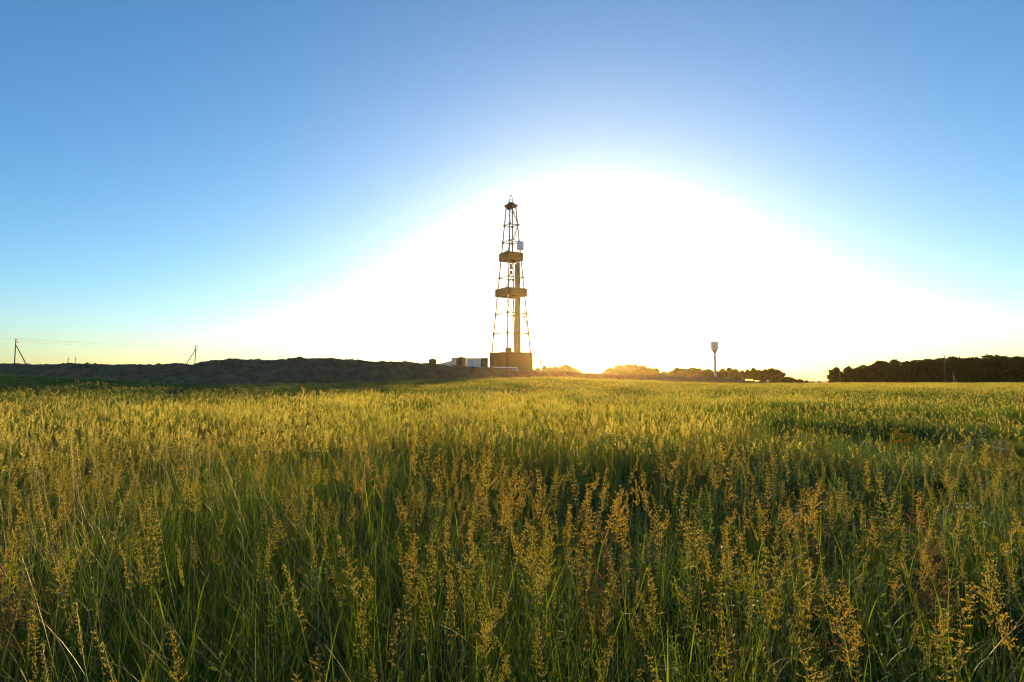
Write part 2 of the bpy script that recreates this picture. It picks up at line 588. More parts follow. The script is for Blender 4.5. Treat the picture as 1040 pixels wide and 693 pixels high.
# hoist lines, travelling block and swivel
b = MB()
for x, y in ((-0.45, -0.2), (0.45, -0.2), (-0.3, 0.25), (0.3, 0.25)):
    b.tube([(x * 1.2, y, zc - 0.4), (x, y, dz(269))], 0.055, 4)
b.build('hoist_cable', M['dark_steel'], derrick)
b = MB()
b.box((0, 0, dz(271)), (0.9, 0.6, 1.6), 0, taper=0.7)
b.lathe([(0.1, -0.9), (0.35, -0.6), (0.35, 0.2), (0.12, 0.6)], (0, 0, dz(276.5)), 10)
b.tube([(0, 0, dz(278)), (0, 0, dz(340))], 0.09, 6)
b.build('travelling_block', M['dark_steel'], derrick)
b = MB()
b.tube([(0.5, -0.2, dz(276)), (0.8, -0.4, dz(295)), (0.5, -0.3, dz(318)), (0.2, -0.2, dz(340))], 0.06, 5)
b.tube([(-1.0, 0.6, Z0), (-0.9, 0.6, dz(305))], 0.11, 6)
b.tube([(0.55, -0.6, Z0), (0.5, -0.6, dz(305))], 0.08, 6)
b.build('mud_hose', M['dark_steel'], derrick)
# grey cabin hung at the upper gallery
cb = at(528.3, 251.6, DD_)
b = MB()
b.box((cb.x - base_pt.x, -2.0, cb.z - pad_z), (1.9, 1.6, 2.3), R(-14))
b.box((cb.x - base_pt.x, -2.0, cb.z - pad_z + 1.2), (2.1, 1.8, 0.12), R(-14))
cabin = b.build('monkey_cabin', M['grey_cabin'], derrick)
b = MB()
b.box((cb.x - base_pt.x - 0.2, -2.83, cb.z - pad_z + 0.25), (1.0, 0.06, 0.8), R(-14))
b.build('window', M['grey_cabin'], cabin)
b = MB()
sp = at(516.2, 301.9, DD_)
b.box((sp.x - base_pt.x, -4.4, sp.z - pad_z - 0.2), (0.55, 0.3, 1.3))  # plain white panel standing in for a bright gap in the gallery underside
b.build('gap_panel', M['white'], derrick)
for x, py in ((532.5, 322), (534.4, 327)):
    b = MB()
    q = at(x, py, DD_)
    b.lathe([(0.1, -0.5), (0.32, -0.3), (0.3, 0.3), (0.1, 0.45)], (q.x - base_pt.x, 0.6, q.z - pad_z), 8)
    b.build('tong_counterweight', M['steel'], derrick)


# ------------------------------------------------------------------ site buildings
def hut(name, px0, px1, py_top, dist, depth, m, label, cat, group=None, rz=0.0, roof=None, slope=0.0, door=True, ribs=True):
    p0, p1 = at(px0, py_top, dist), at(px1, py_top, dist)
    cx, w = (p0.x + p1.x) / 2, p1.x - p0.x
    gz_ = float(ground_z(cx, dist + depth / 2))
    h = p0.z - gz_
    root = empty(name, (cx, dist + depth / 2, gz_), rz)
    tag(root, label, cat, group)
    b = MB()
    hw, hd2 = w / 2, depth / 2
    b.add([(-hw, -hd2, 0), (hw, -hd2, 0), (hw, hd2, 0), (-hw, hd2, 0), (-hw, -hd2, h - slope), (hw, -hd2, h), (hw, hd2, h), (-hw, hd2, h - slope)],
          [(3, 2, 1, 0), (4, 5, 6, 7), (0, 1, 5, 4), (1, 2, 6, 5), (2, 3, 7, 6), (3, 0, 4, 7)])
    if ribs:
        n = max(3, int(w / 0.45))
        for i in range(n + 1):
            x = -hw + w * i / n
            b.box((x * 0.995, -hd2 - 0.02, (h - slope) / 2 - 0.05), (0.09, 0.06, h - slope - 0.3))
    b.build('wall', m, root)
    b = MB()
    o_ = 0.12
    b.add([(-hw - o_, -hd2 - o_, h - slope + .004), (hw + o_, -hd2 - o_, h + .004), (hw + o_, hd2 + o_, h + .004), (-hw - o_, hd2 + o_, h - slope + .004),
           (-hw - o_, -hd2 - o_, h - slope + .14), (hw + o_, -hd2 - o_, h + .14), (hw + o_, hd2 + o_, h + .14), (-hw - o_, hd2 + o_, h - slope + .14)],
          [(3, 2, 1, 0), (4, 5, 6, 7), (0, 1, 5, 4), (1, 2, 6, 5), (2, 3, 7, 6), (3, 0, 4, 7)])
    b.build('roof', roof or m, root)
    if door:
        b = MB(); b.box((hw * 0.3, -hd2 - 0.05, min(h * 0.5, 1.1)), (0.9, 0.08, min(2.0, h * 0.85)))
        b.build('door', M['dark_steel'], root)
    return root


hut('site_cabin', 458.6, 464.5, 363.6, 180, 5, M['white_dirty'], 'narrow white site cabin half hidden behind the rusty round tank', 'cabin', door=False)
hut('shipping_container', 473.6, 488.3, 364.2, 172, 2.6, M['white_dirty'], 'white ribbed container cabin left of the derrick base', 'container', roof=M['white'])
hut('pump_shed', 488.6, 495.5, 364.0, 174, 5, M['rust'], 'dark brown shed against the left side of the derrick base', 'shed', door=False, ribs=False)
hut('low_shed', 443.5, 458.2, 367.0, 178, 6, M['white'], 'low white shed with a slanting roof left of the rusty tank', 'shed', slope=1.1, roof=M['dark_steel'], door=False)
hut('site_trailer', 392, 419.8, 367.6, 170, 2.5, M['white_dirty'], 'long pale trailer roof showing over the earth bank farthest left', 'trailer', roof=M['white'])


def tank(px0, px1, py, dist, label, square=False):
    p0, p1 = at(px0, py, dist), at(px1, py, dist)
    r = (p1.x - p0.x) / 2
    c = (p0 + p1) / 2
    g = float(ground_z(c.x, dist + r))
    h = c.z - g
    root = empty('storage_tank', (c.x, dist + r, g))
    tag(root, label, 'tank')
    b = MB()
    b.lathe([(r, 0), (r, h * 0.32), (r + 0.05, h * 0.33), (r + 0.05, h * 0.36), (r, h * 0.37), (r, h * 0.66), (r + 0.05, h * 0.67), (r + 0.05, h * 0.70), (r, h * 0.71), (r, h - 0.25)], n=28)
    b.build('shell', M['rust'], root)
    b = MB()
    b.lathe([(r + 0.06, h - 0.248), (r + 0.06, h - 0.15), (r * 0.3, h + 0.05), (0.25, h + 0.12), (0.25, h + 0.3), (0.02, h + 0.32)], n=28)
    b.build('roof', M['rust'], root)
    b = MB()
    for s in (-0.22, 0.22):
        b.tube([(s + r * 0.2, -r - 0.12, 0), (s + r * 0.2, -r - 0.12, h)], 0.03, 4)
    for i in range(int(h / 0.35)):
        b.tube([(r * 0.2 - 0.22, -r - 0.12, 0.3 + i * 0.35), (r * 0.2 + 0.22, -r - 0.12, 0.3 + i * 0.35)], 0.02, 4)
    b.build('ladder', M['dark_steel'], root)


tank(463.0, 473.0, 362.7, 175, 'larger rusty brown round tank between white cabins left of derrick')
tank(434.8, 442.8, 364.6, 175, 'smaller dark brown round tank standing alone beside a thin post')

# thin post
def plain_post(name, px, y0, dist, r, m, label, cat, lean=0.0, top=None):
    c = at(px, y0, dist)
    g = float(ground_z(c.x, dist))
    root = empty(name, (c.x, dist, g - 0.2))
    tag(root, label, cat)
    b = MB()
    h = c.z - g + 0.2
    b.tube([(0, 0, 0), (lean * h, 0, h)], [r, r * 0.8], 8)
    b.build('post', m, root)
    b = MB()
    b.lathe([(r * 1.2, -0.05), (r * 1.6, 0.0), (r * 1.6, 0.14), (0.02, 0.22)], (lean * h, 0, h), 8)
    b.build('cap', m, root)
    return root


plain_post('lamp_post', 432.6, 361.3, 172, 0.09, M['dark_steel'], 'thin dark post left of the smaller brown tank', 'post')

# low blue and white bus-shaped vehicle before the derrick base
c0, c1 = at(490.5, 372.7, 160), at(526.5, 372.7, 160)
cxb, wb = (c0.x + c1.x) / 2, c1.x - c0.x
gb = float(ground_z(cxb, 160))
hb_ = c0.z - gb
bus = empty('parked_bus', (cxb, 160, gb), R(-6))
tag(bus, 'long low white and blue bus with a rounded end parked before the derrick base', 'bus')
b = MB()
L, W_ = wb, 2.5
def bus_body(b, z0, z1, inset, mi, x0=-1.0, x1=1.0):
    pts = []
    for zz, k in ((z0, 0), (z1, inset)):
        ring = []
        for sx, sy in ((x0, -1), (x1, -1), (x1, 1), (x0, 1)):
            ring.append((sx * (L / 2) - (k * 0.9 if sx > 0 else 0), sy * (W_ / 2 - k * 0.35), zz))
        pts += ring
    b.add(pts, [(3, 2, 1, 0), (4, 5, 6, 7), (0, 1, 5, 4), (1, 2, 6, 5), (2, 3, 7, 6), (3, 0, 4, 7)], mi)
bus_body(b, 0.45, hb_ * 0.55, 0, 0)
bus_body(b, hb_ * 0.55 + .003, hb_ * 0.86, 0.25, 0)
b.build('body', M['blue'], bus)
b = MB()
nseg = 9
pr = []
for k in range(nseg + 1):
    a = math.pi * k / nseg
    pr.append((-math.cos(a) * W_ / 2 * 0.93, hb_ * 0.865 + math.sin(a) * hb_ * 0.135))
vs_, fs_ = [], []
xl = [-L / 2, -L / 2 + 0.4, L / 2 - 2.2, L / 2 - 0.9, L / 2 - 0.25]
sc_ = [0.9, 1, 1, 0.8, 0.1]
for x, s in zip(xl, sc_):
    for (yy, zz) in pr:
        vs_.append((x, yy * (0.7 + 0.3 * s), hb_ * 0.865 + (zz - hb_ * 0.865) * s))
for i in range(len(xl) - 1):
    for k in range(nseg):
        a = i * (nseg + 1) + k
        fs_.append((a, a + 1, a + nseg + 2, a + nseg + 1))
b.add(vs_, fs_)
b.build('roof', M['white'], bus)
for i in range(7):
    b = MB()
    b.box((-L / 2 + 0.9 + i * (L - 2.4) / 6.5, -W_ / 2 + 0.03, hb_ * 0.70), (1.0, 0.06, hb_ * 0.2))
    b.build('window', M['glass'], bus)
for sx in (-0.32, 0.34):
    for sy in (-1, 1):
        b = MB()
        b.tube([(sx * L, sy * (W_ / 2 - 0.28), 0.46), (sx * L, sy * (W_ / 2 + 0.02), 0.46)], 0.46, 16)
        b.build('wheel', M['rubber'], bus)

# flare boom right of the base
q0, q1 = at(540.2, 367, 174), at(549.2, 366.4, 174)
g = float(ground_z(q1.x, 174))
boom = empty('pipe_gantry', (q1.x, 174, g))
tag(boom, 'thin pipe gantry reaching out right of the derrick base', 'gantry')
b = MB()
b.tube([(q0.x - q1.x, 0, q0.z - g), (0, 0, q1.z - g)], 0.1, 6)
b.tube([(q0.x - q1.x, 0, q0.z - g - 0.5), (0, 0, q1.z - g - 0.25)], 0.06, 6)
for i in range(6):
    x = (q0.x - q1.x) * i / 6
    b.tube([(x, 0, q1.z - g), (x - 0.2, 0, q1.z - g - 0.4)], 0.04, 4)
b.build('pipe', M['steel'], boom)
b = MB(); b.tube([(0, 0, 0), (0, 0, q1.z - g + 0.3)], 0.1, 6); b.box((0, 0, q1.z - g - 0.5), (0.6, 0.3, 0.9))
b.build('post', M['steel'], boom)

# ------------------------------------------------------------------ water tower
WD = 285.0
top, bot = at(725.6, 346.8, WD), at(726.4, 386, WD)
gw = float(ground_z(bot.x, WD))
tw = empty('water_tower', (top.x, WD, gw))
tag(tw, 'pale steel water tower with a cylinder tank on a slim column', 'water tower')
H = top.z - gw
u = WD / F_PX                                    # metres per pixel
b = MB(); b.lathe([(1.35 * u, 0), (1.3 * u, H * 0.2), (1.18 * u, H - 11.2 * u)], n=20); b.lathe([(1.5 * u, H * 0.3), (1.5 * u, H * 0.306)], n=20)
b.build('column', M['tower'], tw, True)
b = MB(); b.lathe([(1.2 * u, H - 11.9 * u), (1.7 * u, H - 11.3 * u), (1.9 * u, H - 10.4 * u), (3.5 * u, H - 9.0 * u)], n=24)
b.build('tank_cone', M['tower_rust'], tw, True)
b = MB(); b.lathe([(3.5 * u, H - 9.0 * u), (3.62 * u, H - 8.9 * u), (3.62 * u, H - 8.7 * u), (3.55 * u, H - 8.6 * u), (3.55 * u, H - 4.5 * u), (3.62 * u, H - 4.45 * u), (3.62 * u, H - 4.3 * u), (3.55 * u, H - 4.25 * u), (3.55 * u, H - 0.65 * u)], n=28)
b.build('tank', M['tower'], tw)
b = MB(); b.lathe([(3.7 * u, H - 0.645 * u), (3.7 * u, H - 0.45 * u), (0.8 * u, H - 0.1 * u), (0.6 * u, H), (0.02, H + 0.1 * u)], n=28)
b.build('roof', M['tower_rust'], tw)
b = MB()
for s in (-0.22, 0.22):
    b.tube([(s, -1.5 * u, 1), (s, -1.5 * u, H - 11 * u), (s, -3.7 * u, H - 9 * u), (s, -3.7 * u, H - 0.3 * u)], 0.03, 4)
for i in range(50):
    z = 1 + i * (H - 12 * u) / 50
    b.tube([(-0.22, -1.5 * u, z), (0.22, -1.5 * u, z)], 0.02, 4)
b.build('ladder', M['dark_steel'], tw)


# ------------------------------------------------------------------ poles and wires
def strut_pole(px, ytop, dist, strut_px, label, m, group, arms=True, r=0.16, strut_from=0.28, lean=0.0):
    c = at(px, ytop, dist)
    g = float(ground_z(c.x, dist)) - 0.2
    h = c.z - g
    root = empty('utility_pole', (c.x, dist, g))
    tag(root, label, 'utility pole', group)
    b = MB(); b.tube([(0, 0, 0), (lean * h, 0, h)], [r, r * 0.75], 8); b.build('mast', m, root)
    if strut_px is not None:
        sx = at(strut_px, ytop, dist).x - c.x
        b = MB(); b.tube([(sx, 0.1, 0), (lean * h, 0.1, h * (1 - strut_from))], [r * 0.9, r * 0.7], 8); b.build('strut', m, root)
    tops = []
    if arms:
        b = MB(); b.tube([(-0.15, 0, h - 0.25), (0.75, 0, h - 0.35)], 0.05, 5); b.build('crossarm', M['dark_steel'], root)
        b = MB(); b.tube([(-0.15, 0, h - 1.25), (1.0, 0, h - 1.15)], 0.05, 5); b.build('crossarm', M['dark_steel'], root)
        for x, z in ((0.0, h + 0.12), (0.75, h - 0.2), (1.0, h - 1.0)):
            b = MB(); b.lathe([(0.04, -0.12), (0.11, -0.1), (0.12, 0.05), (0.05, 0.16)], (x, 0, z), 8); b.build('insulator', M['porcelain'], root)
            tops.append(Vector((c.x + x, dist, g + z + 0.16)))
    return tops


GP = 'utility poles behind the earth bank'
ta = strut_pole(16.3, 344.5, 190, 33.7, 'nearest strutted utility pole at the left edge behind the earth bank', M['concrete'], GP, r=0.22, strut_from=0.17)
tb = strut_pole(198.3, 351.5, 196, 182.0, 'strutted utility pole behind the earth bank, its brace leaning from the left', M['concrete'], GP, r=0.18, lean=0.02, strut_from=0.08)
strut_pole(69.2, 363.6, 330, None, 'tiny far utility pole without a brace above the earth bank', M['concrete'], GP, r=0.26)
strut_pole(76.6, 363.4, 330, 83, 'tiny far utility pole with a short brace above the earth bank', M['concrete'], GP, r=0.2)
strut_pole(959.0, 361.5, 212, None, 'tall thin wooden pole in front of the dark wood', M['wood_pole'], 'poles at the right of the meadow', r=0.17)
strut_pole(853.0, 377.5, 212, None, 'short thin wooden pole before the left end of the dark wood', M['wood_pole'], 'poles at the right of the meadow', arms=False, r=0.14)
strut_pole(968.0, 378.5, 214, 971.5, 'short pale braced post before the dark wood', M['concrete'], 'poles at the right of the meadow', arms=False, r=0.18, strut_from=0.08)
strut_pole(753.2, 377.0, 225, 754.8, 'thick pair of brown posts right of the water tower', M['wood_pole'], 'poles at the right of the meadow', arms=False, r=0.34, strut_from=0.06)
strut_pole(739.3, 376.0, 240, None, 'thin pole close to the right of the water tower', M['wood_pole'], 'poles at the right of the meadow', arms=False, r=0.13)


def wire(a, b_, sag, label):
    m = MB()
    pts = []
    for i in range(25):
        t = i / 24
        p = a.lerp(b_, t); p.z -= sag * 4 * t * (1 - t)
        pts.append(p)
    m.tube(pts, 0.011, 4)
    tag(m.build('power_line', M['wire']), label, 'power line', 'power lines between the left poles')


names = ['top', 'middle', 'lowest']
for i in range(3):
    wire(ta[i], tb[i], 0.45, f'{names[i]} of three thin wires sagging between the left poles')
    far = ta[i] + Vector((-62, 3, -1.5))
    wire(ta[i], far, 0.4, f'{names[i]} of three thin wires leaving the picture at the left edge')


# ------------------------------------------------------------------ trees
def tree_mesh(seed, h, wide, n_leaf, low=0.18, leaf=0.42, lobes=11):
    rg = random.Random(seed)
    tr = MB()
    pts = [(0, 0, 0)]
    for i in range(1, 6):
        pts.append((rg.uniform(-.12, .12) * i, rg.uniform(-.12, .12) * i, h * 0.15 * i))
    tr.tube(pts, [h * 0.026, h * 0.022, h * 0.018, h * 0.013, h * 0.009, h * 0.004], 7)
    L = []
    for k in range(lobes):
        z = h * (low + 0.12 + (0.60 - low) * (k + rg.random()) / lobes)
        spread = wide * (0.5 if z < h * 0.4 else 0.5 * (1 - (z / h - 0.4) * 1.9))
        a = rg.uniform(0, 6.283)
        rr = spread * rg.uniform(0.4, 0.9)
        L.append((Vector((math.cos(a) * rr, math.sin(a) * rr, z)), wide * rg.uniform(0.13, 0.30)))
    L.append((Vector((rg.uniform(-.3, .3), 0, h * 0.80)), wide * 0.17))
    for c, r in L:
        a = Vector(pts[2]).lerp(Vector(pts[4]), min(1, max(0, (c.z / h - 0.3) * 1.6)))
        m_ = a.lerp(c, 0.55) + Vector((0, 0, -0.3))
        tr.tube([a, m_, c], [h * 0.011, h * 0.007, h * 0.003], 5)
    cr = MB()
    for i in range(n_leaf):
        c, r = L[rg.randrange(len(L))]
        d = Vector((rg.gauss(0, 1), rg.gauss(0, 1), rg.gauss(0, 1))).normalized()
        p = c + Vector((d.x, d.y, d.z * 0.8)) * r * (rg.random() ** 0.4) * (rg.uniform(0.85, 1.1) if i % 9 else rg.uniform(1.0, 1.45))
        if p.z < 0.1: p.z = rg.uniform(0.1, 0.6)
        s = leaf * rg.uniform(0.5, 1.15)
        nrm = (d + Vector((rg.gauss(0, .6), rg.gauss(0, .6), rg.gauss(0, .6)))).normalized()
        u_ = nrm.orthogonal().normalized(); w_ = nrm.cross(u_)
        th = rg.uniform(0, 6.28)
        u_, w_ = u_ * math.cos(th) + w_ * math.sin(th), w_ * math.cos(th) - u_ * math.sin(th)
        bend = nrm * s * 0.22
        cr.add([p - u_ * s, p - w_ * s * 0.55 + bend, p + u_ * s, p + w_ * s * 0.55 + bend], [(0, 1, 2), (0, 2, 3)])
    top_z = max(v[2] for v in cr.v)
    cr.v = [(v[0], v[1], v[2] * h / top_z) for v in cr.v]
    return tr.mesh('trunk', M['bark'], True), cr.mesh('crown', M['tree_leaf'])


PROTO = []
for s, (w, lw) in enumerate(((8.5, 0.02), (7.2, 0.10), (9.5, 0.0), (6.5, 0.14), (8.0, 0.05))):
    PROTO.append((tree_mesh(100 + s, 10.0, w, 5200, lw, leaf=0.62, lobes=13), w))
SHRUB = []
for s in range(3):
    SHRUB.append(tree_mesh(200 + s, 3.2, 4.4, 1700, -0.05, 0.34, 8))


def plant_tree(px, ytop, dist, label, group, proto=None, wide=1.0, name='broadleaf_tree'):
    i = random.randrange(len(PROTO)) if proto is None else proto
    (tm_, cm_), w = PROTO[i]
    c = at(px, ytop, dist)
    g = float(ground_z(c.x, dist)) - 0.15
    h = c.z - g
    root = empty(name, (c.x, dist, g), random.uniform(0, 6.28))
    tag(root, label, 'tree', group)
    for nm, me_ in (('trunk', tm_), ('crown', cm_)):
        o = bpy.data.objects.new(nm, me_); COL.objects.link(o); o.parent = root
    k = h / 9.7
    root.scale = (k * wide, k * wide, k)
    return root


def plant_shrub(px, ytop, dist, label, group, wide=1.0):
    tm_, cm_ = SHRUB[random.randrange(3)]
    c = at(px, ytop, dist)
    g = float(ground_z(c.x, dist)) - 0.1
    k = max(0.3, (c.z - g) / 3.1)
    root = empty('shrub', (c.x, dist, g), random.uniform(0, 6.28))
    tag(root, label, 'shrub', group)
    for nm, me_ in (('stem', tm_), ('foliage', cm_)):
        o = bpy.data.objects.new(nm, me_); COL.objects.link(o); o.parent = root
    root.scale = (k * wide, k * wide, k)


# the wood on the right
WX = [846, 870, 880, 897, 910, 925, 945, 965, 980, 1000, 1010, 1025, 1045, 1080, 1120]
WY = [374.5, 371.2, 370.8, 366.6, 366.2, 365.8, 365.0, 363.4, 362.8, 361.4, 360.2, 361.5, 362.5, 361, 362]
x = 849.0
i = 0
while x < 1110:
    for row in range(3):
        yt = float(np.interp(x, WX, WY)) + (0, -0.2, 0.3)[row] + random.uniform(-1.3, 2.6)
        xx = x + random.uniform(-2, 2) + row * 3
        if row == 2 and x < 858: continue
        plant_tree(xx, yt, 232 + row * 7 + random.uniform(-2, 2), ('dark leafy tree in the front edge of the wood at the right' if row == 0 else 'dark leafy tree standing deeper in the wood at the right'),
                   'trees of the wood front row' if row == 0 else 'trees of the wood behind', wide=random.uniform(0.8, 1.35))
    x += 11.5
for x in np.arange(849, 1075, 6.5):
    plant_shrub(x + random.uniform(-2, 2), 382.5 + random.uniform(-2, 2), 226.5 + random.uniform(-1, 1), 'dark green bush at the foot of the wood on the right', 'bushes along the wood', wide=1.15)

# trees by the sun and the water tower
for x, y, d in ((553, 371.2, 250), (559, 372.6, 256), (564, 371.8, 252), (569, 372.4, 258), (574, 370.4, 250), (580, 372.6, 256), (585, 374.2, 262), (546, 373.5, 245), (541, 375, 250)):
    plant_tree(x, y, d, 'sunlit leafy tree between the derrick base and the low sun', 'trees left of the sun', wide=random.uniform(1.2, 1.6))
for x, y, d in ((588.5, 378.5, 255), (568, 377, 236), (551, 376, 236), (583, 378, 238), (622, 377, 262), (632, 376.5, 262), (643, 376, 262), (655, 376.5, 262), (577, 376.5, 240), (560, 376.5, 240), (605, 380.0, 255), (612, 378.0, 255)):
    plant_shrub(x, y, d, 'glowing bush right under the low sun', 'bushes under the sun', wide=1.2)
for x, y, d in ((619, 373.0, 300), (628, 370.3, 302), (637, 369.6, 300), (645, 369.9, 305), (652, 371.0, 300), (659, 373.5, 298), (632, 372, 292), (648, 373, 292)):
    plant_tree(x, y + random.uniform(-.8, 1.4), d, 'leafy tree in the rounded clump just right of the sun', 'clump of trees right of the sun', wide=random.uniform(1.2, 1.6))
for x, y in ((666, 375.0), (674, 376.4), (681, 376.0), (688, 374.8), (695, 374.4), (703, 374.0), (711, 375.0), (719, 374.6)):
    plant_tree(x, y + random.uniform(-1.5, 1.2), 305, 'low leafy tree in the line left of the water tower', 'line of trees left of the water tower', wide=random.uniform(1.4, 1.9))
for x, y in ((728, 376.4), (734, 374.2), (741, 373.2), (747, 374.6), (753, 375.9), (759, 375.0), (765, 374.0), (771, 375.2), (777, 374.4), (783, 373.6), (789, 375.2), (793, 378)):
    plant_tree(x, y + random.uniform(-.5, .8), 308, 'rounded leafy tree in the line right of the water tower', 'line of trees right of the water tower', wide=random.uniform(0.95, 1.25))
for x, y in ((793, 380), (799, 382.6), (805, 384.2), (812, 385), (819, 386.2), (826, 387.4), (832, 388)):
    plant_shrub(x, y, 300, 'low bush in the hedge tapering off toward the gap before the wood', 'tapering low bushes', wide=1.5)


# ------------------------------------------------------------------ grass
def panicle(b, rg, h, base=(0, 0), lean=(0, 0), hi=True, dense=1.0):
    L = rg.uniform(0.08, 0.165)
    bx0, by0 = base
    az, le = lean
    def axis(t):
        s = t * h
        bend = le * s * (0.35 + 0.65 * s / h)
        return Vector((bx0 + math.cos(az) * bend, by0 + math.sin(az) * bend, s * (1 - 0.25 * le * le * s / h)))
    n = 7 if hi else 4
    pts = [axis(i / (n - 1)) for i in range(n)]
    if hi:
        b.tube(pts, np.linspace(0.0017, 0.0006, n), 3, 1, cap=False)
    else:
        a = rg.uniform(0, 3.14)
        b.ribbon(pts, np.linspace(0.0042, 0.002, n), Vector((math.cos(a), math.sin(a), 0)), 1)
    t0 = 1 - L / h
    nodes = rg.choice((10, 12, 14)) if hi else 6
    fat = rg.choice((rg.uniform(0.28, 0.5), rg.uniform(0.5, 1.1)))
    up0 = rg.uniform(0.25, 1.0)
    side0 = rg.uniform(0, 6.28)
    for k in range(nodes):
        t = k / nodes
        o = axis(t0 + (1 - t0) * (t ** 0.85))
        bl = (0.046 * (1 - t) ** 0.75 + 0.006) * fat * rg.uniform(0.75, 1.2)
        for j in range(rg.choice((2, 3, 3, 4)) if hi else 2):
            a = side0 + rg.uniform(0, 6.283)
            d = Vector((math.cos(a), math.sin(a), (up0 + rg.uniform(-.15, .35)) * 1.1)).normalized()
            ln = bl * rg.uniform(0.5, 1.15)
            e = o + d * ln + Vector((0, 0, -ln * 0.22))
            if hi:
                sd = d.orthogonal().normalized()
                b.ribbon([o, o.lerp(e, 0.5) + Vector((0, 0, ln * .06)), e], [0.0008, 0.0007, 0.0005], sd, 1)
                ns = max(2, int(ln / 0.0056 * dense))
                for q in range(ns):
                    f = 0.15 + 0.9 * (q + rg.random()) / ns
                    p = o.lerp(e, f) + Vector((rg.gauss(0, .0028), rg.gauss(0, .0028), rg.gauss(0, .0022)))
                    dd = (d + Vector((rg.gauss(0, .4), rg.gauss(0, .4), rg.gauss(0, .3)))).normalized()
                    l2, w2 = rg.uniform(0.0022, 0.0046), rg.uniform(0.0009, 0.0015)
                    u_ = dd.orthogonal().normalized(); w_ = dd.cross(u_)
                    b.add([p - dd * l2, p + u_ * w2, p + (-u_ * .5 + w_ * .87) * w2, p + (-u_ * .5 - w_ * .87) * w2, p + dd * l2],
                          [(0, 2, 1), (0, 3, 2), (0, 1, 3), (4, 1, 2), (4, 2, 3), (4, 3, 1)], 2)
            else:
                for q in range(2):
                    p = o.lerp(e, rg.uniform(0.3, 1.0))
                    dd = (d + Vector((rg.gauss(0, .4), rg.gauss(0, .4), rg.gauss(0, .3)))).normalized()
                    u_ = dd.orthogonal().normalized()
                    th = rg.uniform(0, 6.28)
                    u_ = u_ * math.cos(th) + dd.cross(u_) * math.sin(th)
                    l2, w2 = rg.uniform(0.009, 0.015), rg.uniform(0.003, 0.005)
                    b.add([p - dd * l2, p + u_ * w2, p + dd * l2, p - u_ * w2], [(0, 1, 2, 3)], 2)
    if hi:
        for k in range(rg.choice((2, 3))):
            p0 = axis(rg.uniform(0.2, 0.62))
            blade(b, rg, rg.uniform(0.14, 0.28), p0, rg.uniform(0.003, 0.005), start=rg.uniform(0.25, 0.6), seg=5)


def blade(b, rg, ln, p0, w, start=0.15, seg=5, mi=0, curl=None):
    a = rg.uniform(0, 6.283)
    hdir = Vector((math.cos(a), math.sin(a), 0))
    sd = Vector((-math.sin(a), math.cos(a), 0))
    th = start * rg.uniform(0.5, 1.4)
    cu = rg.uniform(0.2, 1.5) if curl is None else curl
    p = Vector(p0)
    pts, ws = [p.copy()], [w * 0.7]
    for i in range(seg):
        t = (i + 1) / seg
        an = th + cu * t * t
        p = p + (hdir * math.sin(an) + Vector((0, 0, 1)) * math.cos(an)) * (ln / seg)
        pts.append(p.copy()); ws.append(w * max(0.06, 1 - t ** 2.2))
    tw_ = rg.uniform(-.7, .7)
    sd = (sd * math.cos(tw_) + hdir * math.sin(tw_) * 0.6).normalized()
    b.ribbon(pts, ws, sd, mi)


def weed(b, rg, h, base=(0, 0), hi=True, leafs=1.0, flower=None):
    nb_ = rg.choice((2, 3, 4)) if hi else 2
    for s in range(nb_):
        a = rg.uniform(0, 6.283)
        le = rg.uniform(0.02, 0.35)
        hh = h * rg.uniform(0.7, 1.0)
        ax = lambda t: Vector((base[0] + math.cos(a) * le * hh * t, base[1] + math.sin(a) * le * hh * t, hh * t * (1 - 0.12 * le * t)))
        b.ribbon([ax(i / 4) for i in range(5)], [0.004, .0036, .003, .0024, .0015], Vector((-math.sin(a), math.cos(a), 0)), 1)
        nl = int((26 if hi else 9) * leafs)
        for k in range(nl):
            t = 0.12 + 0.88 * (k + rg.random()) / nl
            p = ax(t)
            ph = k * 2.4 + rg.uniform(-.4, .4)
            sz = (0.062 if hi else 0.075) * (1.15 - 0.75 * t) * rg.uniform(0.7, 1.3)
            d = Vector((math.cos(ph), math.sin(ph), rg.uniform(0.0, 0.9))).normalized()
            sd = d.cross(Vector((0, 0, 1))).normalized()
            m_ = p + d * sz * 0.55 + Vector((0, 0, sz * 0.08)); e = p + d * sz * 1.1 - Vector((0, 0, sz * .12))
            b.add([p, m_ - sd * sz * .24, e, m_ + sd * sz * .24], [(0, 1, 2, 3)], 0)
        if flower is not None:
            for k in range(9):
                p = ax(1.0) + Vector((rg.gauss(0, .014), rg.gauss(0, .014), rg.uniform(-.02, .014)))
                r_ = 0.0055
                b.lathe([(r_ * .3, -r_ * .6), (r_, 0), (r_ * .4, r_ * .5)], p, 5, flower)


def proto_collection(name, meshes):
    c = bpy.data.collections.new(name)
    for k, me_ in enumerate(meshes):
        o = bpy.data.objects.new(f'{name}.{k:03d}', me_)
        c.objects.link(o)
    return c


